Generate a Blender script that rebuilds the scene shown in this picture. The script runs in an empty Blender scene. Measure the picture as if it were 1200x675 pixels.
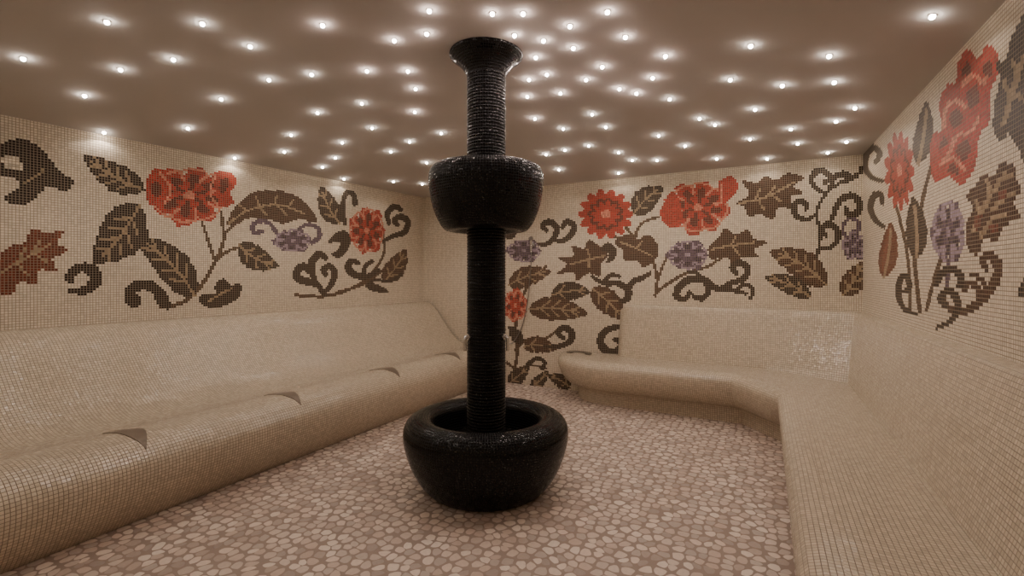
import bpy, math, random
import numpy as np
from mathutils import Vector
random.seed(7); rng=np.random.default_rng(5)
C=bpy.context.scene.collection
# ---------------------------------------------------------------- camera / room survey
F=570.0; CX=600.0; HY=322.0; H=1.30; TH=math.radians(27.76)
ct,st=math.cos(TH),math.sin(TH)
def project(x,y,z):
    xc=x*ct+y*st; zc=-x*st+y*ct
    return CX+F*xc/zc, HY-F*(z-H)/zc
WH=2.32; T=WH/133
BL=(-4.07,5.20); BR=(.72,5.09); FR=(.87,-.45); FL=(-4.50,-.45)
def XL(y): return FL[0]+(BL[0]-FL[0])*(y-FL[1])/(BL[1]-FL[1])
def XR(y): return FR[0]+(BR[0]-FR[0])*(y-FR[1])/(BR[1]-FR[1])
def YB(x): return BL[1]+(BR[1]-BL[1])*(x-BL[0])/(BR[0]-BL[0])
DOME=.345
def ceil_z(x,y):
    s=(x-XL(y))/(XR(y)-XL(y)); t=(y-FL[1])/(YB(x)-FL[1])
    s=min(max(s,0),1); t=min(max(t,0),1)
    return WH+DOME*(1-(2*s-1)**2)*.97*(1-(2*t-1)**2)+DOME*.03
def lin(r,g,b):
    o=[]
    for c in (r,g,b):
        c/=255.0; o.append(c/12.92 if c<=.04045 else ((c+.055)/1.055)**2.4)
    return tuple(o)
# ---------------------------------------------------------------- helpers
def obj(name,me,mat=None,parent=None,smooth=None):
    o=bpy.data.objects.new(name,me); C.objects.link(o)
    if mat: me.materials.append(mat)
    if parent: o.parent=parent
    if smooth is not None:
        me.polygons.foreach_set('use_smooth',[True]*len(me.polygons))
        me.set_sharp_from_angle(angle=math.radians(smooth))
    return o
def mesh(name,v,f,uv=None):
    me=bpy.data.meshes.new(name); me.from_pydata(v,[],f); me.update()
    if uv is not None:
        l=me.uv_layers.new(name='UVMap'); l.data.foreach_set('uv',np.array(uv,dtype=np.float32).ravel())
    return me
def empty(name,loc,label,cat):
    o=bpy.data.objects.new(name,None); o.location=loc; o.empty_display_size=.1; C.objects.link(o)
    o['label']=label; o['category']=cat; return o
def catmull(p,n=8,closed=False):
    p=[np.array(a,dtype=float) for a in p]; out=[]
    N=len(p)
    for i in range(N-1 if not closed else N):
        if closed: a,b,c,d=p[(i-1)%N],p[i],p[(i+1)%N],p[(i+2)%N]
        else: a,b,c,d=p[max(i-1,0)],p[i],p[i+1],p[min(i+2,N-1)]
        for k in range(n):
            t=k/n
            out.append(.5*((2*b)+(c-a)*t+(2*a-5*b+4*c-d)*t*t+(3*b-a-3*c+d)*t**3))
    if not closed: out.append(p[-1])
    return out
# ---------------------------------------------------------------- materials
def newmat(name):
    m=bpy.data.materials.new(name); m.use_nodes=True
    nt=m.node_tree; return m,nt,nt.nodes['Principled BSDF']
def N(nt,t,**k):
    n=nt.nodes.new(t)
    for a,b in k.items(): setattr(n,a,b)
    return n
def math_(nt,op,a,b=None):
    n=N(nt,'ShaderNodeMath',operation=op)
    for i,v in enumerate((a,b)):
        if v is None: continue
        if isinstance(v,(int,float)): n.inputs[i].default_value=v
        else: nt.links.new(v,n.inputs[i])
    return n.outputs[0]
def tile_mat(name,color=None,grout=(.3,.26,.2),tile=T,gap=.84,var=.25,rough=.3,jit=.12,bump=.5,spec=.5):
    m,nt,bs=newmat(name); L=nt.links.new
    bs.inputs['Specular IOR Level'].default_value=spec
    uv=N(nt,'ShaderNodeUVMap'); uv.uv_map='UVMap'
    sc=N(nt,'ShaderNodeVectorMath',operation='SCALE'); sc.inputs['Scale'].default_value=1/tile
    L(uv.outputs[0],sc.inputs[0])
    fr=N(nt,'ShaderNodeVectorMath',operation='FRACTION'); L(sc.outputs[0],fr.inputs[0])
    fl=N(nt,'ShaderNodeVectorMath',operation='FLOOR'); L(sc.outputs[0],fl.inputs[0])
    sp=N(nt,'ShaderNodeSeparateXYZ'); L(fr.outputs[0],sp.inputs[0])
    ax=math_(nt,'ABSOLUTE',math_(nt,'SUBTRACT',sp.outputs[0],.5))
    ay=math_(nt,'ABSOLUTE',math_(nt,'SUBTRACT',sp.outputs[1],.5))
    e=math_(nt,'MULTIPLY',math_(nt,'MAXIMUM',ax,ay),2.0)
    mr=N(nt,'ShaderNodeMapRange'); L(e,mr.inputs[0])
    mr.inputs[1].default_value=gap-.08; mr.inputs[2].default_value=gap+.06
    wn=N(nt,'ShaderNodeTexWhiteNoise',noise_dimensions='2D'); L(fl.outputs[0],wn.inputs['Vector'])
    vr=N(nt,'ShaderNodeMapRange'); L(wn.outputs['Value'],vr.inputs[0])
    vr.inputs[3].default_value=1-var; vr.inputs[4].default_value=1+var*.6
    vs=N(nt,'ShaderNodeVectorMath',operation='SCALE')
    if color is None:
        at=N(nt,'ShaderNodeAttribute'); at.attribute_name='tile'; L(at.outputs['Color'],vs.inputs[0])
    else: vs.inputs[0].default_value=color
    L(vr.outputs[0],vs.inputs['Scale'])
    mx=N(nt,'ShaderNodeMix',data_type='RGBA'); L(mr.outputs[0],mx.inputs['Factor'])
    L(vs.outputs[0],mx.inputs[6]); mx.inputs[7].default_value=(*grout,1)
    L(mx.outputs[2],bs.inputs['Base Color'])
    rr=N(nt,'ShaderNodeMapRange'); L(mr.outputs[0],rr.inputs[0]); rr.inputs[3].default_value=rough; rr.inputs[4].default_value=.75
    L(rr.outputs[0],bs.inputs['Roughness'])
    # every tessera is set at a slightly different tilt
    ge=N(nt,'ShaderNodeNewGeometry')
    sb=N(nt,'ShaderNodeVectorMath',operation='SUBTRACT'); L(wn.outputs['Color'],sb.inputs[0]); sb.inputs[1].default_value=(.5,.5,.5)
    s2=N(nt,'ShaderNodeVectorMath',operation='SCALE'); L(sb.outputs[0],s2.inputs[0]); s2.inputs['Scale'].default_value=jit
    ad=N(nt,'ShaderNodeVectorMath',operation='ADD'); L(ge.outputs['Normal'],ad.inputs[0]); L(s2.outputs[0],ad.inputs[1])
    nm=N(nt,'ShaderNodeVectorMath',operation='NORMALIZE'); L(ad.outputs[0],nm.inputs[0])
    bp=N(nt,'ShaderNodeBump'); bp.inputs['Strength'].default_value=bump; bp.inputs['Distance'].default_value=.002
    L(math_(nt,'SUBTRACT',1.0,mr.outputs[0]),bp.inputs['Height']); L(nm.outputs[0],bp.inputs['Normal'])
    L(bp.outputs[0],bs.inputs['Normal'])
    return m
CREAM=lin(214,202,180)
M_wall=tile_mat('mosaic_mural',None,grout=lin(138,125,106),rough=.4,spec=.15,jit=.05,var=.14)
M_cream=tile_mat('mosaic_cream',lin(208,195,171),grout=lin(118,104,86),gap=.86,rough=.17,jit=.12,var=.14,bump=.55,spec=.8)
M_dark=tile_mat('mosaic_dark',lin(46,34,27),grout=lin(120,106,88),rough=.2)
M_black=tile_mat('mosaic_black',(.002,.0017,.002),grout=(.001,.001,.001),tile=.016,gap=.8,rough=.08,jit=.07,bump=.3,var=.4,spec=.3)
def simple(name,col,rough=.5,metal=0,noise=0,scale=8):
    m,nt,bs=newmat(name)
    bs.inputs['Roughness'].default_value=rough; bs.inputs['Metallic'].default_value=metal
    tx=N(nt,'ShaderNodeTexCoord'); no=N(nt,'ShaderNodeTexNoise'); no.inputs['Scale'].default_value=scale
    nt.links.new(tx.outputs['Object'],no.inputs['Vector'])
    mx=N(nt,'ShaderNodeMix',data_type='RGBA'); nt.links.new(no.outputs[0],mx.inputs['Factor'])
    mx.inputs[6].default_value=(*[c*(1-noise) for c in col],1); mx.inputs[7].default_value=(*[min(1,c*(1+noise)) for c in col],1)
    nt.links.new(mx.outputs[2],bs.inputs['Base Color'])
    return m
M_ceil=simple('ceiling_plaster',lin(188,183,177),.9,0,.03,3)
M_ceil.node_tree.nodes['Principled BSDF'].inputs['Specular IOR Level'].default_value=.1
M_steel=simple('brushed_inlay',lin(116,103,88),.45,.1,.1,30)
M_chrome=simple('chrome',(.62,.6,.58),.25,.9,.03,20)
def emis(name,col,s):
    m,nt,bs=newmat(name); bs.inputs['Base Color'].default_value=(*col,1)
    bs.inputs['Emission Color'].default_value=(*col,1); bs.inputs['Emission Strength'].default_value=s
    m.cycles.emission_sampling='NONE'; return m
M_led=emis('led_lens',(1,.88,.78),60)
def floor_mat():
    m,nt,bs=newmat('pebble_floor'); L=nt.links.new
    tx=N(nt,'ShaderNodeTexCoord')
    wz=N(nt,'ShaderNodeTexNoise'); wz.inputs['Scale'].default_value=14; L(tx.outputs['Object'],wz.inputs['Vector'])
    sb=N(nt,'ShaderNodeVectorMath',operation='SCALE'); L(wz.outputs['Color'],sb.inputs[0]); sb.inputs['Scale'].default_value=.02
    ad=N(nt,'ShaderNodeVectorMath',operation='ADD'); L(tx.outputs['Object'],ad.inputs[0]); L(sb.outputs[0],ad.inputs[1])
    v1=N(nt,'ShaderNodeTexVoronoi',voronoi_dimensions='2D'); v2=N(nt,'ShaderNodeTexVoronoi',voronoi_dimensions='2D',feature='F2')
    for q in (v1,v2): q.inputs['Scale'].default_value=18; q.inputs['Randomness'].default_value=.75; L(ad.outputs[0],q.inputs['Vector'])
    sp=N(nt,'ShaderNodeSeparateColor'); L(v1.outputs['Color'],sp.inputs[0])
    cr=N(nt,'ShaderNodeValToRGB'); L(sp.outputs[0],cr.inputs[0])
    e=cr.color_ramp; e.elements[0].position=0; e.elements[0].color=(*lin(166,150,138),1)
    e.elements[1].position=1; e.elements[1].color=(*lin(236,224,210),1)
    for p,c in ((.2,(204,184,168)),(.4,(222,207,192)),(.55,(186,172,160)),(.75,(228,210,194))):
        q=e.elements.new(p); q.color=(*lin(*c),1)
    d=math_(nt,'SUBTRACT',v2.outputs['Distance'],v1.outputs['Distance'])
    k=math_(nt,'MULTIPLY',math_(nt,'MAXIMUM',math_(nt,'SUBTRACT',v1.outputs['Distance'],.24),0.0),.85)
    s=math_(nt,'SUBTRACT',d,k)
    mr=N(nt,'ShaderNodeMapRange'); L(s,mr.inputs[0]); mr.inputs[1].default_value=-.03; mr.inputs[2].default_value=.03
    mk=mr.outputs[0]
    n2=N(nt,'ShaderNodeTexNoise'); n2.inputs['Scale'].default_value=60; L(tx.outputs['Object'],n2.inputs['Vector'])
    r2=N(nt,'ShaderNodeMapRange'); L(n2.outputs[0],r2.inputs[0]); r2.inputs[3].default_value=.85; r2.inputs[4].default_value=1.12
    vs=N(nt,'ShaderNodeVectorMath',operation='SCALE'); L(cr.outputs[0],vs.inputs[0]); L(r2.outputs[0],vs.inputs['Scale'])
    mx=N(nt,'ShaderNodeMix',data_type='RGBA'); L(mk,mx.inputs['Factor']); mx.inputs[6].default_value=(*lin(158,141,127),1); L(vs.outputs[0],mx.inputs[7])
    L(mx.outputs[2],bs.inputs['Base Color'])
    rr=N(nt,'ShaderNodeMapRange'); L(mk,rr.inputs[0]); rr.inputs[3].default_value=.7; rr.inputs[4].default_value=.33; L(rr.outputs[0],bs.inputs['Roughness'])
    bp=N(nt,'ShaderNodeBump'); bp.inputs['Strength'].default_value=.5; bp.inputs['Distance'].default_value=.004; L(mk,bp.inputs['Height']); L(bp.outputs[0],bs.inputs['Normal'])
    return m
M_floor=floor_mat()
# ---------------------------------------------------------------- mural painter (works on the tesserae of each wall)
class Paint:
    def __init__(s,px,py,zc):
        s.x=px; s.y=py; s.z=zc; s.col=np.tile(np.array(CREAM),(len(px),1)); s.lk={}; s.ws=1
    def pitch(s,x,y):
        k=(round(x/15),round(y/15))
        if k not in s.lk:
            i=int(np.argmin((s.x-x)**2+(s.y-y)**2)); s.lk[k]=F*T/max(.3,s.z[i])
        return s.lk[k]
    def put(s,idx,color,spread=.3):
        if len(idx)==0: return
        k=1+spread*(rng.random((len(idx),1))*2-1)
        s.col[idx]=np.array(color)*k
    def sub(s,x0,x1,y0,y1): return np.nonzero((s.x>=x0)&(s.x<=x1)&(s.y>=y0)&(s.y<=y1))[0]
    def poly(s,p,color,spread=.3):
        p=np.array(p,float); idx=s.sub(p[:,0].min(),p[:,0].max(),p[:,1].min(),p[:,1].max())
        if len(idx)==0: return
        X=s.x[idx];Y=s.y[idx]; ins=np.zeros(len(idx),bool)
        for i in range(len(p)):
            x0,y0=p[i]; x1,y1=p[(i+1)%len(p)]
            if y0==y1: continue
            c=((y0>Y)!=(y1>Y))&(X<(x1-x0)*(Y-y0)/(y1-y0)+x0); ins^=c
        s.put(idx[ins],color,spread)
    def blob(s,p,color): s.poly(catmull(p,6,True),color)
    def stroke(s,p,w0,w1,color,smooth=True,spread=.3,bulge=0):
        q=catmull(p,6) if smooth and len(p)>2 else [np.array(a,float) for a in p]
        n=len(q); mn=1.12*s.pitch(*q[n//2])
        for i in range(n-1):
            a,b=q[i],q[i+1]; t=(i+.5)/(n-1); w=max(mn,(w0+(w1-w0)*t+bulge*math.sin(math.pi*t))*s.ws)/2
            idx=s.sub(min(a[0],b[0])-w,max(a[0],b[0])+w,min(a[1],b[1])-w,max(a[1],b[1])+w)
            if len(idx)==0: continue
            d=b-a; L2=d@d+1e-9
            u=np.clip(((s.x[idx]-a[0])*d[0]+(s.y[idx]-a[1])*d[1])/L2,0,1)
            dd=(s.x[idx]-a[0]-u*d[0])**2+(s.y[idx]-a[1]-u*d[1])**2
            s.put(idx[dd<=w*w],color,spread)
DK=lin(40,29,23); BRN=lin(66,42,30); RB=lin(104,50,34); RED=lin(168,42,32); RD2=lin(92,22,20); PUR=lin(84,68,86); STEM=lin(74,54,38); LT=lin(150,130,102); PK=lin(206,130,106)
PLN=lin(150,134,148); PDK=lin(54,42,58)
def leaf(P,b,t,w,bend=0,color=DK,serr=0,vein=LT,vw=0,nv=4):
    b=np.array(b,float); t=np.array(t,float); d=t-b; L=np.linalg.norm(d); n=np.array([-d[1],d[0]])/L
    def cen(u): return b+d*u+n*bend*4*u*(1-u)
    def hw(u): return w/2*math.sin(math.pi*min(1,u**.75))**.7
    up=[];dn=[]; K=30
    for i in range(K+1):
        u=i/K; h=hw(u)
        if serr: h*=1-serr*2.2*((u*5.5)%1)
        c=cen(u); up.append(c+n*h); dn.append(c-n*h)
    P.poly(up+dn[::-1],color)
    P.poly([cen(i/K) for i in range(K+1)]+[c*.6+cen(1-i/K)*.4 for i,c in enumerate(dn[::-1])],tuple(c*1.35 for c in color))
    pt=P.pitch(*cen(.5))
    if vein is not None and w>6*pt:
        P.stroke([cen(u) for u in (0,.25,.5,.75,.85)],vw,vw,vein,spread=.15)
        if w>9*pt:
            for k in range(nv):
                u=.2+.5*k/max(1,nv-1); h=hw(u+.1)
                for sg in (1,-1):
                    P.stroke([cen(u),cen(min(1,u+.14))+n*h*.62*sg],vw,vw,vein,False,spread=.15)
def flower(P,cx,cy,rx,ry,color=RED,n=7,seed=1,dark=RD2,line=None):
    r=random.Random(seed); pts=[]; ph=r.random()*6
    for i in range(96):
        a=i/96*2*math.pi; q=1-.24*abs(math.cos((a*n+ph)/2))**4+.05*math.cos(3*a+ph)+.035*math.cos(a*n*3)
        pts.append((cx+rx*q*math.cos(a),cy+ry*q*math.sin(a)))
    P.poly(pts,color,.25)
    m=min(rx,ry)
    for ring,(f0,f1,k_) in enumerate(((.5,.84,n),(.2,.5,max(4,n-2)))):
        for k in range(k_):
            a=2*math.pi*(k+.5*ring)/k_+ph/n
            seg=[(cx+rx*f*math.cos(a+da),cy+ry*f*math.sin(a+da)) for f,da in ((f0,-.46),(f1,-.36),(f1*1.05,0),(f1,.3),(f0*1.1,.4))]
            if ring==0 and line: P.stroke(seg,m*.04,m*.04,line,spread=.15)
            inner=[(cx+rx*f*math.cos(a+da),cy+ry*f*math.sin(a+da)) for f,da in ((f0*.85,-.3),(f1*.8,-.16),(f1*.88,0),(f1*.8,.16),(f0*.85,.3))]
            if m>18 or ring==0: P.poly(inner,dark,.2)
    P.poly([(cx+rx*.14*math.cos(i),cy+ry*.14*math.sin(i)) for i in np.linspace(0,6.28,12)],line if line else dark)
def chrys(P,cx,cy,rx,ry,color=RED,n=14,dark=RD2):
    for (r0,r1,m,wd,o,c) in ((.3,1.0,n,.17,0,color),(.1,.66,n-3,.17,.3,dark),(.05,.55,n-3,.10,.3,color)):
        for k in range(m):
            a=2*math.pi*k/m+o; ca,sa=math.cos(a),math.sin(a); p=[]
            for i in range(12):
                u=i/12*2*math.pi; q=(r0+r1)/2+(r1-r0)/2*math.cos(u); w=wd*math.sin(u)
                p.append((cx+rx*(q*ca-w*sa),cy+ry*(q*sa+w*ca)))
            P.poly(p,c,.15)
    P.poly([(cx+rx*.17*math.cos(i),cy+ry*.17*math.sin(i)) for i in np.linspace(0,6.28,12)],PK)
def mural_left(P):
    P.stroke([(190,360),(215,354),(236,334),(250,310),(262,282),(259,248)],5,4,STEM)
    P.stroke([(252,305),(245,285),(236,258)],4,3,STEM)
    P.stroke([(250,308),(268,294),(285,290),(300,292)],4,3,STEM)
    P.stroke([(262,275),(275,262),(290,252)],4,3,STEM)
    P.blob([(0,168),(22,163),(44,170),(58,186),(72,203),(86,212),(78,224),(58,218),(48,226),(34,238),(14,238),(2,232),(12,226),(24,220),(20,210),(6,206),(-6,204),(-6,172)],DK)
    P.blob([(2,186),(12,181),(22,186),(27,198),(18,200),(6,195)],CREAM)
    P.stroke([(28,214),(42,206),(50,200)],3,2,LT)
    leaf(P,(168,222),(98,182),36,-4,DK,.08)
    P.stroke([(168,222),(176,224)],4,3,DK)
    P.blob([(-5,312),(8,290),(28,284),(38,268),(54,274),(76,270),(66,284),(79,294),(62,303),(66,318),(46,316),(42,334),(24,330),(12,346),(-5,340)],RB)
    P.stroke([(-2,322),(25,305),(60,286)],3,2,LT)
    for a,b in (((20,308),(30,290)),((34,300),(46,284)),((20,309),(32,322)),((40,297),(54,306))): P.stroke([a,b],2.4,2,LT)
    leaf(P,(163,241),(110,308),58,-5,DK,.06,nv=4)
    P.blob([(75,326),(82,314),(96,308),(110,310),(119,320),(118,334),(106,344),(88,345),(78,340),(92,337),(102,332),(104,324),(96,319),(88,324),(84,332)],DK)
    flower(P,222,229,50,35,RED,8,3,RD2,PK)
    P.blob([(172,212),(182,198),(196,204),(200,222),(188,240),(174,238)],RED)
    P.blob([(250,205),(268,201),(278,212),(270,226),(274,238),(258,240)],RED)
    P.stroke([(188,203),(200,222),(192,240)],3,2,PK); P.stroke([(252,206),(246,226),(256,242)],3,2,PK); P.blob([(176,220),(184,212),(190,224),(182,232)],RD2); P.blob([(258,212),(268,210),(266,222),(258,226)],RD2)
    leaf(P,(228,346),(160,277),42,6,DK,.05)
    P.blob([(145,345),(150,334),(164,328),(180,330),(192,340),(200,356),(196,363),(184,356),(178,344),(168,340),(160,344),(166,350),(162,360),(150,358)],DK)
    P.blob([(232,352),(240,344),(252,345),(252,334),(262,326),(270,334),(282,332),(280,348),(264,358),(246,361)],DK); P.stroke([(244,353),(260,344),(272,338)],2.5,2,LT)
    P.blob([(266,262),(276,242),(296,226),(322,223),(346,229),(362,242),(372,260),(350,257),(332,262),(312,256),(290,256),(276,264)],BRN)
    P.stroke([(268,262),(292,246),(325,240),(356,250)],2.6,2,LT)
    for a in ((290,247,280,240),(305,243,300,231),(322,240,324,230),(338,243,344,234),(305,243,312,252),(325,241,336,252)): P.stroke([a[:2],a[2:]],2.2,2,LT)
    P.stroke([(326,276),(316,262),(304,259),(296,265),(299,273),(306,271)],5,6,PUR)
    flower(P,343,282,23,14,PUR,6,5,PDK,PLN); P.stroke([(350,268),(362,263),(373,268),(374,278),(366,284)],4,6,PUR)
    leaf(P,(280,287),(327,312),30,5,DK,.06,nv=3)
    leaf(P,(398,262),(376,218),26,-3,DK,.06,nv=3)
    P.stroke([(404,262),(402,240),(406,226),(414,228),(416,238)],5,7,DK)
    P.stroke([(346,346),(380,347),(412,338),(436,320),(450,296),(448,272)],4,3,STEM)
    P.stroke([(395,343),(425,333),(455,312)],4,3,STEM)
    flower(P,430,270,22,28,RED,7,9,RD2,PK)
    P.stroke([(450,282),(462,276),(474,272),(478,260),(470,254),(462,258),(466,264)],4,5,DK,bulge=3); P.stroke([(456,262),(454,250),(462,242),(470,246)],4,5,DK,bulge=3)
    P.blob([(385,284),(392,274),(404,270),(411,280),(408,292),(398,302),(388,298),(396,292),(398,284)],DK)
    leaf(P,(450,330),(476,292),26,2,BRN,.08,nv=3)
    P.stroke([(380,346),(372,334),(360,330),(349,326),(349,316),(357,312),(361,318)],5,6,DK,bulge=4)
    P.stroke([(378,344),(388,334),(392,320),(386,312),(379,316),(382,322)],5,5,DK,bulge=3); P.stroke([(372,334),(366,320),(366,306),(374,298),(381,302)],4,6,DK,bulge=4)
    P.stroke([(444,316),(430,324),(416,322),(408,314),(412,306),(420,308)],4,5,DK,bulge=4); P.stroke([(426,324),(428,312),(436,306)],5,5,DK)
    P.stroke([(470,322),(456,330),(440,328),(430,334)],4,3,DK); leaf(P,(428,334),(456,342),9,0,DK,0,None)
def mural_back(P):
    P.ws=1.0
    P.stroke([(600,445),(606,415),(604,385),(612,350),(622,330),(640,312)],4,3,STEM)
    P.stroke([(768,346),(770,325),(762,300),(745,282),(752,262),(772,254)],4,3,STEM)
    P.stroke([(770,330),(780,305),(792,292)],3,3,STEM); P.stroke([(762,300),(735,285),(716,275)],4,3,STEM)
    P.stroke([(745,282),(735,268),(728,260)],4,3,STEM)
    P.stroke([(772,340),(800,322),(830,312),(848,300)],4,3,STEM)
    leaf(P,(594,280),(606,264),12,0,DK,0,None)
    P.stroke([(628,286),(640,286),(650,278),(652,266),(644,260),(636,264),(640,270)],3,5,DK,bulge=3.5); P.stroke([(648,282),(660,282),(670,274),(672,264),(664,260),(659,266)],3,5,DK,bulge=3.5)
    flower(P,614,294,21,14,PUR,6,11,PDK,PLN)
    leaf(P,(596,334),(646,318),26,-3,BRN,.1,nv=3)
    chrys(P,710,251,33,30)
    leaf(P,(743,250),(777,219),30,-3,DK,.06,nv=3)
    flower(P,818,243,39,32,RED,8,13,RD2,PK)
    P.blob([(842,214),(858,207),(865,218),(857,232),(846,238)],RED); P.blob([(775,244),(788,224),(798,240),(798,264),(784,266),(775,256)],RED); P.stroke([(846,216),(846,236)],2,2,PK)
    P.blob([(862,238),(878,228),(870,212),(888,214),(896,206),(910,211),(924,203),(943,208),(930,218),(941,226),(926,231),(930,244),(912,243),(906,257),(890,251),(878,254),(872,242)],BRN)
    P.stroke([(866,238),(895,232),(930,214)],2.6,2,LT)
    for a in ((885,235,890,222),(900,230,908,218),(888,234,896,246),(905,229,916,236)): P.stroke([a[:2],a[2:]],2.2,2,LT)
    P.blob([(713,299),(702,288),(690,281),(684,291),(670,288),(672,300),(654,302),(664,310),(653,321),(672,319),(676,329),(690,320),(703,324),(704,309)],BRN)
    P.stroke([(708,300),(690,304),(668,310)],2.4,2,LT); P.stroke([(692,303),(688,292)],2,2,LT); P.stroke([(690,304),(690,314)],2,2,LT)
    P.blob([(704,292),(712,284),(722,292),(720,304),(710,308),(714,298)],DK)
    P.blob([(720,284),(734,275),(748,280),(760,275),(771,288),(769,303),(754,313),(746,305),(732,305),(730,294)],BRN); P.stroke([(728,284),(748,292),(764,300)],2.4,2,LT); P.stroke([(746,291),(752,283)],2,2,LT)
    flower(P,806,299,25,18,PUR,6,17,PDK,PLN)
    P.blob([(830,290),(842,278),(850,267),(862,275),(876,269),(884,280),(899,284),(884,292),(889,302),(872,301),(860,309),(850,301),(834,304)],BRN)
    P.stroke([(834,292),(856,288),(884,284)],2.4,2,LT); P.stroke([(856,288),(862,278)],2,2,LT); P.stroke([(858,288),(866,298)],2,2,LT)
    # right vine with curls
    P.stroke([(940,346),(948,318),(958,298),(961,272),(957,250),(967,228),(985,214),(1010,202)],4.5,4,DK)
    P.stroke([(968,228),(956,220),(951,210),(957,201),(967,201),(972,209),(966,214)],3,5,DK,bulge=3.5)
    P.stroke([(958,250),(946,257),(934,254),(930,244),(936,236),(945,239),(944,246)],3,5,DK,bulge=3.5)
    P.stroke([(960,266),(974,258),(979,244),(988,232),(1000,230),(1008,240),(1002,251),(992,250),(991,243)],3,5,DK,bulge=4.5)
    P.stroke([(958,292),(972,290),(982,280),(980,268),(970,263),(963,269),(968,276)],3,5,DK,bulge=3.5)
    P.stroke([(972,222),(978,208),(990,204),(998,210)],4,5,DK,bulge=3.5); P.stroke([(992,212),(1004,206),(1010,196)],5,4,DK)
    P.stroke([(990,276),(988,264),(996,256),(1006,260),(1006,270)],4,5,PUR); flower(P,1001,288,15,18,PUR,5,19,PDK,PLN)
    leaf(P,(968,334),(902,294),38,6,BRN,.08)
    leaf(P,(950,348),(895,325),24,4,DK,.08,nv=3)
    leaf(P,(988,346),(1012,306),28,2,BRN,.08,nv=3)
    # lower row
    P.stroke([(694,324),(708,332),(724,332),(736,340),(735,350),(726,353),(722,347)],4,5,DK,bulge=3.5); P.stroke([(736,342),(742,330),(752,326),(762,320)],6,4,DK,bulge=2); P.stroke([(708,330),(716,322),(726,324)],5,4,DK)
    P.stroke([(874,344),(858,340),(840,338),(824,328),(808,328),(796,336),(793,347),(802,350),(808,343)],4,5,DK,bulge=4.5); P.stroke([(842,338),(856,332),(872,326),(876,314),(866,308),(858,314),(863,320)],4,5,DK,bulge=3.5)
    P.stroke([(826,330),(830,342),(822,350),(813,347)],5,5,DK,bulge=2); P.stroke([(824,328),(816,320),(806,318)],5,4,DK); P.stroke([(862,340),(872,334),(882,338),(880,350)],5,5,DK)
    leaf(P,(646,346),(692,342),24,-3,DK,.06,nv=2); leaf(P,(694,338),(731,375),30,-2,BRN,.08,nv=3)
    flower(P,604,358,14,20,RED,6,23,RD2,PK)
    leaf(P,(620,362),(689,368),30,-3,BRN,.08)
    P.stroke([(604,410),(618,398),(640,396),(656,384)],4,3,STEM)
    leaf(P,(612,402),(596,382),16,0,DK,.1,None); leaf(P,(614,406),(652,410),22,-4,BRN,.1,nv=2)
    P.stroke([(638,406),(654,406),(668,400),(670,390),(661,384),(654,390),(660,396)],4,5,DK,bulge=3.5)
    P.stroke([(732,384),(718,384),(707,390),(704,402),(712,412),(724,411),(729,402),(721,398)],5,6,DK,bulge=4)
    leaf(P,(596,450),(620,430),20,0,DK,.1,nv=2); leaf(P,(622,454),(642,434),16,2,DK,.1,nv=2); leaf(P,(668,454),(642,440),18,2,DK,.1,nv=2); P.stroke([(594,425),(606,432),(622,428),(640,432)],3,2,STEM)
    P.stroke([(618,428),(628,420),(638,424),(636,432)],5,5,DK)
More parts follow.
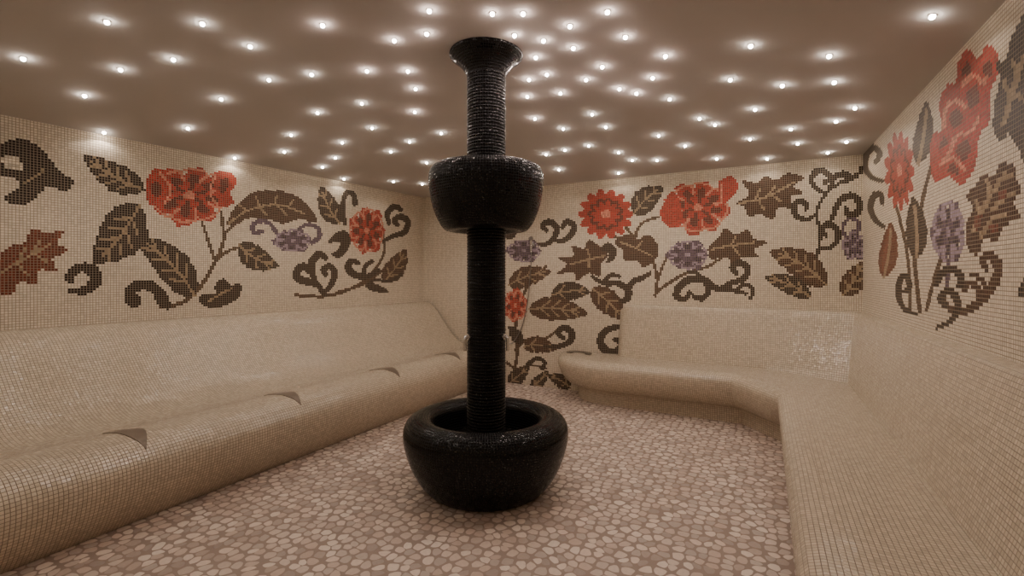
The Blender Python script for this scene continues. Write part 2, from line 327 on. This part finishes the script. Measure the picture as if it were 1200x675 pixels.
def mural_right(P):
    P.ws=1.05
    P.stroke([(1078,366),(1074,330),(1072,290),(1080,240),(1090,200),(1100,180)],5,4,STEM)
    P.stroke([(1086,362),(1094,330),(1104,300)],4,3,STEM); P.stroke([(1066,364),(1066,330),(1062,290),(1050,240)],4,3,STEM)
    P.stroke([(1034,212),(1022,208),(1014,196),(1016,180),(1024,173),(1031,180),(1026,190)],4,5,DK,bulge=3)
    P.stroke([(1036,266),(1026,258),(1020,244),(1024,230),(1032,228),(1034,238)],4,5,DK,bulge=3)
    chrys(P,1054,200,18,48,RED,13)
    leaf(P,(1076,192),(1086,118),24,2,DK,.06,nv=3)
    P.blob([(1090,190),(1092,160),(1104,150),(1100,122),(1110,100),(1120,96),(1122,76),(1134,58),(1146,70),(1156,54),(1168,60),(1169,84),(1160,112),(1160,140),(1148,160),(1142,196),(1126,216),(1110,206),(1096,214)],RED)
    for q in ([(1106,150),(1108,128),(1120,118),(1132,126)],[(1112,180),(1122,158),(1136,156),(1146,140)],[(1128,100),(1140,88),(1152,96),(1158,80)],[(1102,192),(1116,184),(1130,198)]):
        P.stroke(q,3.5,3,PK)
    for q in ([(1112,138),(1122,128),(1128,140),(1118,150)],[(1120,176),(1130,164),(1138,172),(1130,188)],[(1132,110),(1144,100),(1148,116),(1138,128)],[(1150,84),(1160,70),(1162,90)],[(1126,88),(1134,72),(1138,84)],[(1100,176),(1106,160),(1110,170)],[(1110,200),(1118,192),(1124,204)]): P.blob(q,RD2)
    P.blob([(1164,152),(1166,120),(1172,92),(1168,76),(1180,66),(1186,42),(1206,26),(1206,190),(1196,180),(1190,168),(1182,156),(1174,166)],DK)
    P.stroke([(1176,146),(1186,110),(1200,66)],4,3,LT); P.stroke([(1184,116),(1177,96)],3,3,LT); P.stroke([(1186,110),(1200,116)],3,3,LT); P.stroke([(1192,92),(1188,72)],3,3,LT)
    # layered brown bloom
    P.blob([(1132,264),(1140,244),(1133,230),(1144,216),(1152,204),(1164,206),(1172,192),(1190,194),(1190,210),(1198,222),(1188,238),(1196,256),(1178,264),(1168,282),(1154,280),(1146,298),(1134,292)],BRN)
    for q in ([(1140,270),(1148,252),(1144,236)],[(1150,276),(1162,258),(1176,252)],[(1152,246),(1160,226),(1156,212)],[(1164,244),(1176,232),(1188,226)],[(1166,222),(1174,208),(1184,204)]): P.stroke(q,3.5,3,LT)
    for q in ([(1142,256),(1150,250),(1150,262),(1144,270)],[(1158,268),(1168,260),(1168,272)],[(1168,232),(1178,220),(1180,234)]): P.blob(q,RB)
    flower(P,1111,272,20,38,PUR,6,29,PDK,PLN); P.stroke([(1112,305),(1110,335)],3,3,PUR)
    leaf(P,(1074,302),(1070,230),28,2,DK,.08,nv=3); leaf(P,(1036,324),(1044,260),24,2,RB,.08,nv=3)
    P.stroke([(1074,368),(1060,362),(1053,346),(1055,328),(1062,324),(1066,336),(1060,342)],4,5,DK,bulge=3)
    P.stroke([(1104,350),(1116,364),(1132,364),(1150,352),(1164,334),(1170,314),(1162,300),(1152,304),(1156,316)],4,6,BRN,bulge=6); P.stroke([(1148,352),(1146,338),(1136,332),(1130,340)],6,5,BRN,bulge=2); P.stroke([(1158,340),(1148,326),(1138,322)],6,5,BRN)
    P.stroke([(1098,384),(1112,378),(1122,364),(1120,348),(1110,342),(1102,350),(1108,358)],4,6,DK,bulge=4)
    P.stroke([(1098,334),(1104,320),(1116,316),(1126,324),(1124,336)],5,6,DK,bulge=4)
    P.stroke([(1196,345),(1206,326)],8,8,DK)
    P.stroke([(1215,470),(1260,300),(1300,120)],10,8,STEM)
    P.blob([(1240,120),(1290,40),(1360,60),(1340,160),(1270,190)],RED); P.blob([(1280,330),(1330,250),(1400,230),(1370,330),(1310,380)],BRN)
# ---------------------------------------------------------------- walls
def wall(name,a,b,painter=None):
    a=np.array(a);b=np.array(b); L=np.linalg.norm(b-a); nu=math.ceil(L/T); nv=int(round(WH/T))
    us=np.minimum(np.arange(nu+1)*T,L); vs=np.arange(nv+1)*T
    vs[-1]+=.011
    U,V=np.meshgrid(us,vs,indexing='ij'); d=(b-a)/L
    X=a[0]+d[0]*U; Y=a[1]+d[1]*U
    verts=np.stack([X.ravel(),Y.ravel(),V.ravel()],1)
    i,j=np.meshgrid(np.arange(nu),np.arange(nv),indexing='ij'); k=(i*(nv+1)+j).ravel()
    faces=np.stack([k,k+nv+1,k+nv+2,k+1],1)
    uvv=np.stack([U.ravel(),V.ravel()],1); uv=uvv[faces.ravel()]
    me=mesh(name,verts.tolist(),faces.tolist(),uv)
    cen=verts[faces].mean(1)
    zc=-cen[:,0]*st+cen[:,1]*ct
    px,py=project(cen[:,0],cen[:,1],cen[:,2]); bad=zc<.25; px=np.where(bad,-9999,px)
    P=Paint(px,py,zc)
    if painter: painter(P)
    at=me.attributes.new('tile','FLOAT_COLOR','FACE')
    c4=np.concatenate([P.col,np.ones((len(P.col),1))],1).astype(np.float32)
    at.data.foreach_set('color',c4.ravel())
    o=obj(name,me,M_wall); o['kind']='structure'; return o
wall('wall_left',FL,BL,mural_left); wall('wall_back',BL,BR,mural_back); wall('wall_right',BR,FR,mural_right); wall('wall_front',FR,FL)
me=mesh('floor',[(FL[0],FL[1],0),(FR[0],FR[1],0),(BR[0],BR[1],0),(BL[0],BL[1],0)],[(0,1,2,3)]); o=obj('floor',me,M_floor); o['kind']='structure'
n=200; v=[];f=[]
for i in range(n+1):
    for j in range(n+1):
        s=i/n; xb=BL[0]+s*(BR[0]-BL[0]); t=j/n; y=FL[1]+t*(YB(xb)-FL[1])
        x=XL(y)+s*(XR(y)-XL(y)); v.append((x,y,ceil_z(x,y)))
for i in range(n):
    for j in range(n):
        k=i*(n+1)+j; f.append((k,k+1,k+n+2,k+n+1))
o=obj('ceiling',mesh('ceiling',v,f),M_ceil,smooth=180); o['kind']='structure'
# ---------------------------------------------------------------- heated lounger bench along the long wall
prof=[(0,.935),(.07,.945),(.15,.925),(.25,.85),(.37,.71),(.50,.565),(.64,.46),(.78,.415),(.92,.42),(1.05,.45),(1.15,.455),(1.25,.425),(1.31,.36),(1.325,.28),(1.30,.17),(1.25,.07),(1.20,0)]
prof=catmull(prof,6)
def bench_pt(y,d,h):
    x0=XL(y)+.001; x1=-2.885-.02*(y-.88)/3.5
    return (x0+d*(x1-x0)/1.25,y,h)
arc=[0]
for a,b in zip(prof[:-1],prof[1:]): arc.append(arc[-1]+float(np.linalg.norm(b-a)))
ys=np.linspace(FL[1]+.002,5.165,60); v=[];f=[];uv=[]
m=len(prof)
for y in ys:
    for p in prof: v.append(bench_pt(y,p[0],p[1]))
for i in range(len(ys)-1):
    for j in range(m-1):
        k=i*m+j; f.append((k,k+1,k+m+1,k+m)); uv+=[(ys[i],arc[j]),(ys[i],arc[j+1]),(ys[i+1],arc[j+1]),(ys[i+1],arc[j])]
lb=empty('heated_bench',(-3.5,2.5,0),'long cream mosaic heated lounger bench with curved backrest','bench')
def rel(vs,e): return [(a[0]-e.location[0],a[1]-e.location[1],a[2]-e.location[2]) for a in vs]
obj('bench_body',mesh('bench_body',rel(v,lb),f,uv),M_cream,lb,60)
def prof_at(d):
    best=min(range(len(prof)),key=lambda i:abs(prof[i][0]-d) if prof[i][1]>.3 else 9)
    i=max(0,min(len(prof)-2,best if prof[best][0]<=d else best-1)); a,b=prof[i],prof[i+1]
    t=(d-a[0])/(b[0]-a[0]+1e-9); return a[1]+(b[1]-a[1])*t
for yc,gz in ((1.34,1),(2.29,1),(3.32,1.1),(4.28,1.3)):
    A=(.98,-.035*gz);B=(1.13,.075*gz);D=(1.285,.005); v=[];f=[]
    K=14
    for i in range(K+1):
        t=i/K; d=A[0]+(D[0]-A[0])*t; yb=A[1]+(D[1]-A[1])*t-.012*math.sin(math.pi*t)
        tb=(B[0]-A[0])/(D[0]-A[0])
        yt=A[1]+(B[1]-A[1])*t/tb if t<tb else B[1]+(D[1]-B[1])*((t-tb)/(1-tb))**1.6
        h=prof_at(d)+.004
        for yy in (yb,max(yt,yb+.002)): v.append(bench_pt(yc+yy,d,h))
        for yy in (yb,max(yt,yb+.002)): v.append(bench_pt(yc+yy,d,h-.012))
    for i in range(K):
        k=i*4; f+=[(k,k+1,k+5,k+4),(k,k+4,k+6,k+2),(k+1,k+3,k+7,k+5)]
    f+=[(0,2,3,1),(4*K,4*K+1,4*K+3,4*K+2)]
    o=obj('seat_marker',mesh('seat_marker',rel(v,lb),f),M_steel,lb,50); o['label']='grey metal wedge inlay on the bench edge'
# ---------------------------------------------------------------- corner bench
cb=empty('corner_bench',(-.3,4.8,0),'cream mosaic corner bench with sloped backrest and overhanging seat','bench')
stn=[]
for i in range(17):
    a=math.pi+i/16*math.pi/2
    stn.append(((-1.4+.66*math.cos(a),5.12+.62*math.sin(a)),(-1.4,5.135)))
stn+= [((-.9,4.49),(-.9,5.12)),((-.27,4.47),(-.05,5.10)),((-.10,4.22),(.715,5.085)),((.06,3.98),(.745,4.4)),((.07,2.5),(.78,2.5)),((.08,1.2),(.815,1.2)),((.09,-.449),(.865,-.449))]
v=[];f=[];uv=[]; u=0; prev=None; US=[]
ring=[(.12,.455),(.07,.452),(.03,.438),(.008,.412),(0,.38),(.010,.32),(.038,.25),(.085,.19),(.14,.155),(.20,.14)]
for Fp,S in stn:
    Fv=np.array(Fp);Sv=np.array(S); d=Sv-Fv; Ld=np.linalg.norm(d); d/=Ld
    if prev is not None: u+=np.linalg.norm(Fv-prev)
    prev=Fv; US.append(u)
    v+=[(Sv[0],Sv[1],.45),(Fv[0]+d[0]*Ld*.6,Fv[1]+d[1]*Ld*.6,.448)]+[(Fv[0]+d[0]*q,Fv[1]+d[1]*q,h) for q,h in ring]
m=2+len(ring); arc=[0,.25]+[0]*len(ring)
for i in range(len(ring)): arc[i+2]=.5 if i==0 else arc[i+1]+math.dist(ring[i],ring[i-1])
for i in range(len(stn)-1):
    for j in range(m-1):
        k=i*m+j; q=(k,k+1,k+m+1,k+m); f.append(q)
        for idx in q:
            if j<2: uv.append((v[idx][0],v[idx][1]))
            else: uv.append((US[idx//m],arc[idx%m]))
# dark curl of the mural that runs on over the seat
nf=len(f); cp=catmull([(-1.95,5.00),(-1.90,5.08),(-1.80,5.10),(-1.70,5.06),(-1.66,4.97),(-1.72,4.93),(-1.74,5.00),(-1.80,5.03),(-1.87,5.01),(-1.86,4.93),(-1.92,4.93)],4,True)
k0=len(v)
for q in cp: v.append((q[0],q[1],.4575)); uv.append((q[0],q[1]))
f.append(tuple(range(k0,k0+len(cp))))
so=obj('seat',mesh('seat',rel(v,cb),f,uv),M_cream,cb,35); so.data.materials.append(M_dark); so.data.polygons[nf].material_index=1
v=[];f=[];uv=[]
for i,(Fp,S) in enumerate(stn):
    Fv=np.array(Fp);Sv=np.array(S); d=Sv-Fv; d/=np.linalg.norm(d)
    for q,h in ((.195,.145),(.215,.12),(.22,0)): v.append((Fv[0]+d[0]*q,Fv[1]+d[1]*q,h))
for i in range(len(stn)-1):
    for j in range(2):
        k=i*3+j; q=(k,k+1,k+4,k+3); f.append(q)
        for idx in q: uv.append((US[idx//3],v[idx][2]))
obj('plinth',mesh('plinth',rel(v,cb),f,uv),M_cream,cb,35)
bk=[((-1.42,5.125),(-1.39,5.128),.90),((-1.40,5.06),(-1.36,5.10),.94),((-1.36,5.00),(-1.32,5.07),.97),((-1.28,4.97),(-1.25,5.045),.99),((-1.18,4.965),(-1.15,5.035),1),((-.02,4.965),(-.02,5.035),1),((.555,4.63),(.645,4.98),1),((.57,2.5),(.71,2.5),1),((.59,1.2),(.74,1.2),1),((.61,-.449),(.785,-.449),1)]
v=[];f=[];uv=[];u=0;prev=None;US=[]
pr=[(0,.44),(.12,.50),(.34,.62),(.64,.78),(.87,.91),(.95,.955),(1.0,.974),(1.1,.982),(1.6,.985)]
arcb=[0]
for a,b in zip(pr[:-1],pr[1:]): arcb.append(arcb[-1]+math.hypot((b[0]-a[0])*.12,b[1]-a[1]))
for b_,t_,hs_ in bk:
    b_=np.array(b_);t_=np.array(t_); d=t_-b_
    if prev is not None: u+=np.linalg.norm((b_+t_)/2-prev)
    prev=(b_+t_)/2; US.append(u)
    for q,h in pr:
        p=b_+d*q
        if q>1.5:
            p=t_.copy()
            if t_[0]<.3: p[1]=YB(t_[0])-.001
            elif t_[1]>4.9: p=np.array([XR(5.09)-.001,YB(.7)-.001])
            else: p[0]=XR(t_[1])-.001
        v.append((p[0],p[1],.44+(h-.44)*hs_))
m=len(pr)
for i in range(len(bk)-1):
    for j in range(m-1):
        k=i*m+j; q=(k,k+1,k+m+1,k+m); f.append(q)
        for idx in q: uv.append((US[idx//m],arcb[idx%m]))
obj('backrest',mesh('backrest',rel(v,cb),f,uv),M_cream,cb,30)
# ---------------------------------------------------------------- fountain column
CXX,CYY=-1.54,2.585
fc=empty('fountain_column',(CXX,CYY,0),'black mosaic column with floor basin and raised bowl','fountain')
def lathe(name,p,mat,parent,n=96,sm=50,center=(0,0),dense=5,smoothp=True):
    q=catmull(p,dense) if smoothp else [np.array(a) for a in p]
    R=max(a[0] for a in q); circ=round(2*math.pi*R/.016)*.016
    v=[];f=[];uv=[];ar=[0]
    for a,b in zip(q[:-1],q[1:]): ar.append(ar[-1]+float(np.linalg.norm(b-a)))
    for a in q:
        for i in range(n):
            t=2*math.pi*i/n; v.append((center[0]+a[0]*math.cos(t),center[1]+a[0]*math.sin(t),a[1]))
    for j in range(len(q)-1):
        for i in range(n):
            i2=(i+1)%n; f.append((j*n+i,j*n+i2,(j+1)*n+i2,(j+1)*n+i))
            uv+=[(i/n*circ,ar[j]),((i+1)/n*circ,ar[j]),((i+1)/n*circ,ar[j+1]),(i/n*circ,ar[j+1])]
    return obj(name,mesh(name,v,f,uv),mat,parent,sm)
lathe('floor_basin',[(.33,0),(.36,.012),(.41,.07),(.455,.15),(.487,.24),(.502,.31),(.50,.375),(.47,.423),(.41,.446),(.355,.438),(.325,.41),(.315,.36),(.30,.27),(.26,.2),(.20,.17),(.05,.165)],M_black,fc)
p=[]
h=.0
top=ceil_z(CXX,CYY)
while h<top-.09:
    for dr,dh in ((0,.0),(.004,.003),(.005,.009),(.004,.016)): p.append((.115+dr,h+dh))
    h+=.019
lathe('shaft',p,M_black,fc,n=64,smoothp=False)
lathe('raised_bowl',[(.117,1.60),(.16,1.59),(.205,1.572),(.235,1.568),(.262,1.582),(.295,1.63),(.327,1.71),(.347,1.80),(.354,1.88),(.344,1.935),(.315,1.964),(.275,1.968),(.245,1.94),(.22,1.84),(.18,1.79),(.117,1.78)],M_black,fc)
lathe('capital',[(.117,top-.15),(.121,top-.135),(.132,top-.112),(.152,top-.082),(.182,top-.05),(.214,top-.026),(.225,top-.016),(.228,top-.008),(.226,top+.0)],M_black,fc)
def tube(pts,r,n=10):
    pts=[Vector(p) for p in pts]; v=[];f=[]
    nrm=None
    for i,p in enumerate(pts):
        t=(pts[min(i+1,len(pts)-1)]-pts[max(i-1,0)]).normalized()
        if nrm is None: nrm=t.orthogonal().normalized()
        nrm=(nrm-t*nrm.dot(t)).normalized(); b=t.cross(nrm)
        rr=r[i] if isinstance(r,list) else r
        for k in range(n):
            a=2*math.pi*k/n; v.append(tuple(p+(nrm*math.cos(a)+b*math.sin(a))*rr))
    for i in range(len(pts)-1):
        for k in range(n):
            k2=(k+1)%n; f.append((i*n+k,i*n+k2,(i+1)*n+k2,(i+1)*n+k))
    f.append(tuple(range(n))[::-1]); f.append(tuple((len(pts)-1)*n+k for k in range(n)))
    return v,f
for sg in (-1,1):
    an=math.atan2(CYY,CXX)-math.pi/2+(0 if sg>0 else math.pi)-sg*.5
    dx,dy=math.cos(an),math.sin(an)
    pts=[(dx*r_,dy*r_,z) for r_,z in ((.108,.925),(.127,.925),(.128,.925),(.140,.923),(.146,.915),(.147,.90),(.147,.842),(.147,.840))]
    rad=[.019,.019,.010,.010,.010,.010,.010,.001]
    v,f=tube(pts,rad,14); o=obj('spout',mesh('spout',v,f),M_chrome,fc,40); o['label']='small chrome water spout'
# ---------------------------------------------------------------- hand shower on the back wall
hx=-2.44; hy=YB(hx)
hs=empty('hand_shower',(hx,hy,1.6),'slim hand shower with hanging hose on mosaic wall','shower')
v,f=tube([(0,-.001,.05),(0,-.012,.05),(0,-.013,.05),(0,-.05,.05),(0,-.055,.05)],[.03,.03,.013,.016,.016],14); obj('bracket',mesh('bracket',v,f),M_chrome,hs,40)
v,f=tube([(0,-.05,-.04),(0,-.052,.04),(.004,-.058,.09),(.008,-.068,.115),(.01,-.08,.125)],[.012,.014,.016,.026,.028],14); obj('shower_head',mesh('shower_head',v,f),M_chrome,hs,40)
pts=catmull([(0,-.05,-.04),(-.002,-.045,-.15),(-.03,-.03,-.4),(-.075,-.02,-.7),(-.15,-.02,-.95),(-.27,-.02,-1.12),(-.36,-.02,-1.08),(-.38,-.02,-.98)],8)
M_hose=simple('metal_hose',(.3,.28,.26),.35,1,.05,40)
v,f=tube(pts,.006,10); obj('hose',mesh('hose',v,f),M_hose,hs,60)
v,f=tube([(-.38,0,-.96),(-.38,-.012,-.96),(-.38,-.013,-.96),(-.38,-.04,-.965),(-.38,-.035,-.985)],[.025,.025,.012,.012,.009],14); obj('wall_outlet',mesh('wall_outlet',v,f),M_chrome,hs,40)
# ---------------------------------------------------------------- star lights in the ceiling, plus unseen ones added for fill
px=[(125,24),(237,26),(27,67),(293,53),(378,28),(503,11),(462,46),(141,80),(203,68),(315,92),(365,86),(99,111),(121,155),(220,149),(259,115),(341,157),(372,131),(430,82),(424,120),(478,82),(487,103),(436,149),(486,130),(517,155),(500,38),(577,14),(613,14),(712,12),(603,40),(637,46),(668,29),(733,42),(672,55),(628,66),(706,77),(687,92),(726,103),(780,64),(765,90),(620,92),(641,86),(657,108),(618,112),(627,138),(660,150),(694,133),(710,148),(746,108),(785,115),(820,138),(856,92),(880,52),(972,64),(917,99),(978,95),(885,127),(1093,17),(927,150),(980,141),(1002,125),(879,162),(899,185),(935,167),(992,165),(803,170),(772,158),(741,187),(725,178),(662,175),(640,180),(655,198),(275,184),(333,177),(401,166),(393,184),(378,195),(403,209),(461,212),(458,177),(480,165),(495,215),(838,145),(840,185),(970,178),(690,170),(770,187),(725,202),(500,190)]
pos=[]
for (a,b) in px:
    xc=(a-CX)/F; zz=(HY-b)/F; dx=xc*ct-st; dy=xc*st+ct
    for s in np.arange(.5,8,.005):
        x,y,z=dx*s,dy*s,H+zz*s
        if z>=ceil_z(x,y) or x<XL(y)+.02 or x>XR(y)-.02 or y>YB(x)-.02: break
    x=min(max(x,XL(y)+.05),XR(y)-.06); y=min(y,YB(x)-.06); pos.append((x,y,1))
for i in range(9):  # extra fittings out of view, added to brighten the room
    for j in range(3):
        x=-4.1+i*.56+random.uniform(-.15,.15); y=-.2+j*.5+random.uniform(-.15,.15)
        a,b=project(x,y,2.5)
        if -x*st+y*ct>.3 and -20<a<1220 and b>-20: continue
        pos.append((min(x,.7),y,0))
def ring_mesh():
    v=[];f=[];n=20; pr_=[(.010,.0),(.010,-.003),(.012,-.004),(.016,-.003),(.017,.004)]
    for r,z in pr_:
        for i in range(n): v.append((r*math.cos(6.28318*i/n),r*math.sin(6.28318*i/n),z))
    for j in range(len(pr_)-1):
        for i in range(n): f.append((j*n+i,j*n+(i+1)%n,(j+1)*n+(i+1)%n,(j+1)*n+i))
    return mesh('star_light',v,f)
def lens_mesh():
    v=[];f=[];n=20; R=[(.0105,-.001),(.0115,-.007),(.0105,-.013),(.006,-.017)]
    for r,z in R:
        for i in range(n): v.append((r*math.cos(6.28318*i/n),r*math.sin(6.28318*i/n),z))
    v.append((0,0,-.019))
    for j in range(len(R)-1):
        for i in range(n): f.append((j*n+i,j*n+(i+1)%n,(j+1)*n+(i+1)%n,(j+1)*n+i))
    for i in range(n): f.append(((len(R)-1)*n+i,(len(R)-1)*n+(i+1)%n,len(v)-1))
    return mesh('lens',v,f)
rm=ring_mesh(); rm.materials.append(M_chrome); lm=lens_mesh(); lm.materials.append(M_led)
base=bpy.data.objects.new('star_light',rm); lens=bpy.data.objects.new('lens',lm)
def led(name,col,e,kind='POINT'):
    ld=bpy.data.lights.new(name,kind); ld.energy=e; ld.color=col; ld.shadow_soft_size=.005
    if kind=='SPOT': ld.spot_size=math.radians(156); ld.spot_blend=.3
    return ld
L1=(led('led_warm',(1,.86,.76),.15),led('beam_warm',(1,.86,.76),1.62,'SPOT')); L2=(led('led_pink',(1,.74,.66),.28),led('beam_pink',(1,.80,.72),2.3,'SPOT')); L0=(led('led_unseen_fill',(1,.86,.76),.15),led('beam_unseen_fill',(1,.86,.76),.85,'SPOT'))  # last pair feeds only the added out-of-view lights
e_=.01
for i,(x,y,vis) in enumerate(pos):
    b=base.copy() if i else base; l=lens.copy() if i else lens
    C.objects.link(b); C.objects.link(l); b.location=(x,y,ceil_z(x,y)-.001); l.parent=b
    gx=(ceil_z(x+e_,y)-ceil_z(x-e_,y))/(2*e_); gy=(ceil_z(x,y+e_)-ceil_z(x,y-e_))/(2*e_)
    b.rotation_euler=Vector((-gx,-gy,1)).to_track_quat('Z','Y').to_euler()   # fitting sits square to the vault
    b['label']='small warm white star spotlight set in the ceiling'; b['category']='ceiling light'; b['group']='starry sky ceiling spotlights'  # shared with the unseen fill lights added behind the camera
    near=math.hypot(x-CXX,y-CYY)<1.15
    for nm_,ld in zip(('led_source','led_beam'),L2 if near else (L1 if vis else L0)):
        q=bpy.data.objects.new(nm_,ld); C.objects.link(q); q.parent=b; q.location=(0,0,-.026)
# ---------------------------------------------------------------- world + camera
w=bpy.data.worlds.new('world'); bpy.context.scene.world=w; w.use_nodes=True
w.node_tree.nodes['Background'].inputs[0].default_value=(.05,.035,.028,1)
cd=bpy.data.cameras.new('camera'); cd.sensor_width=36; cd.lens=F/1200*36; cd.shift_y=-15.5/1200; cd.clip_start=.02
cam=bpy.data.objects.new('camera',cd); C.objects.link(cam); cam.location=(0,0,H); cam.rotation_euler=(math.pi/2,0,TH)
bpy.context.scene.camera=cam
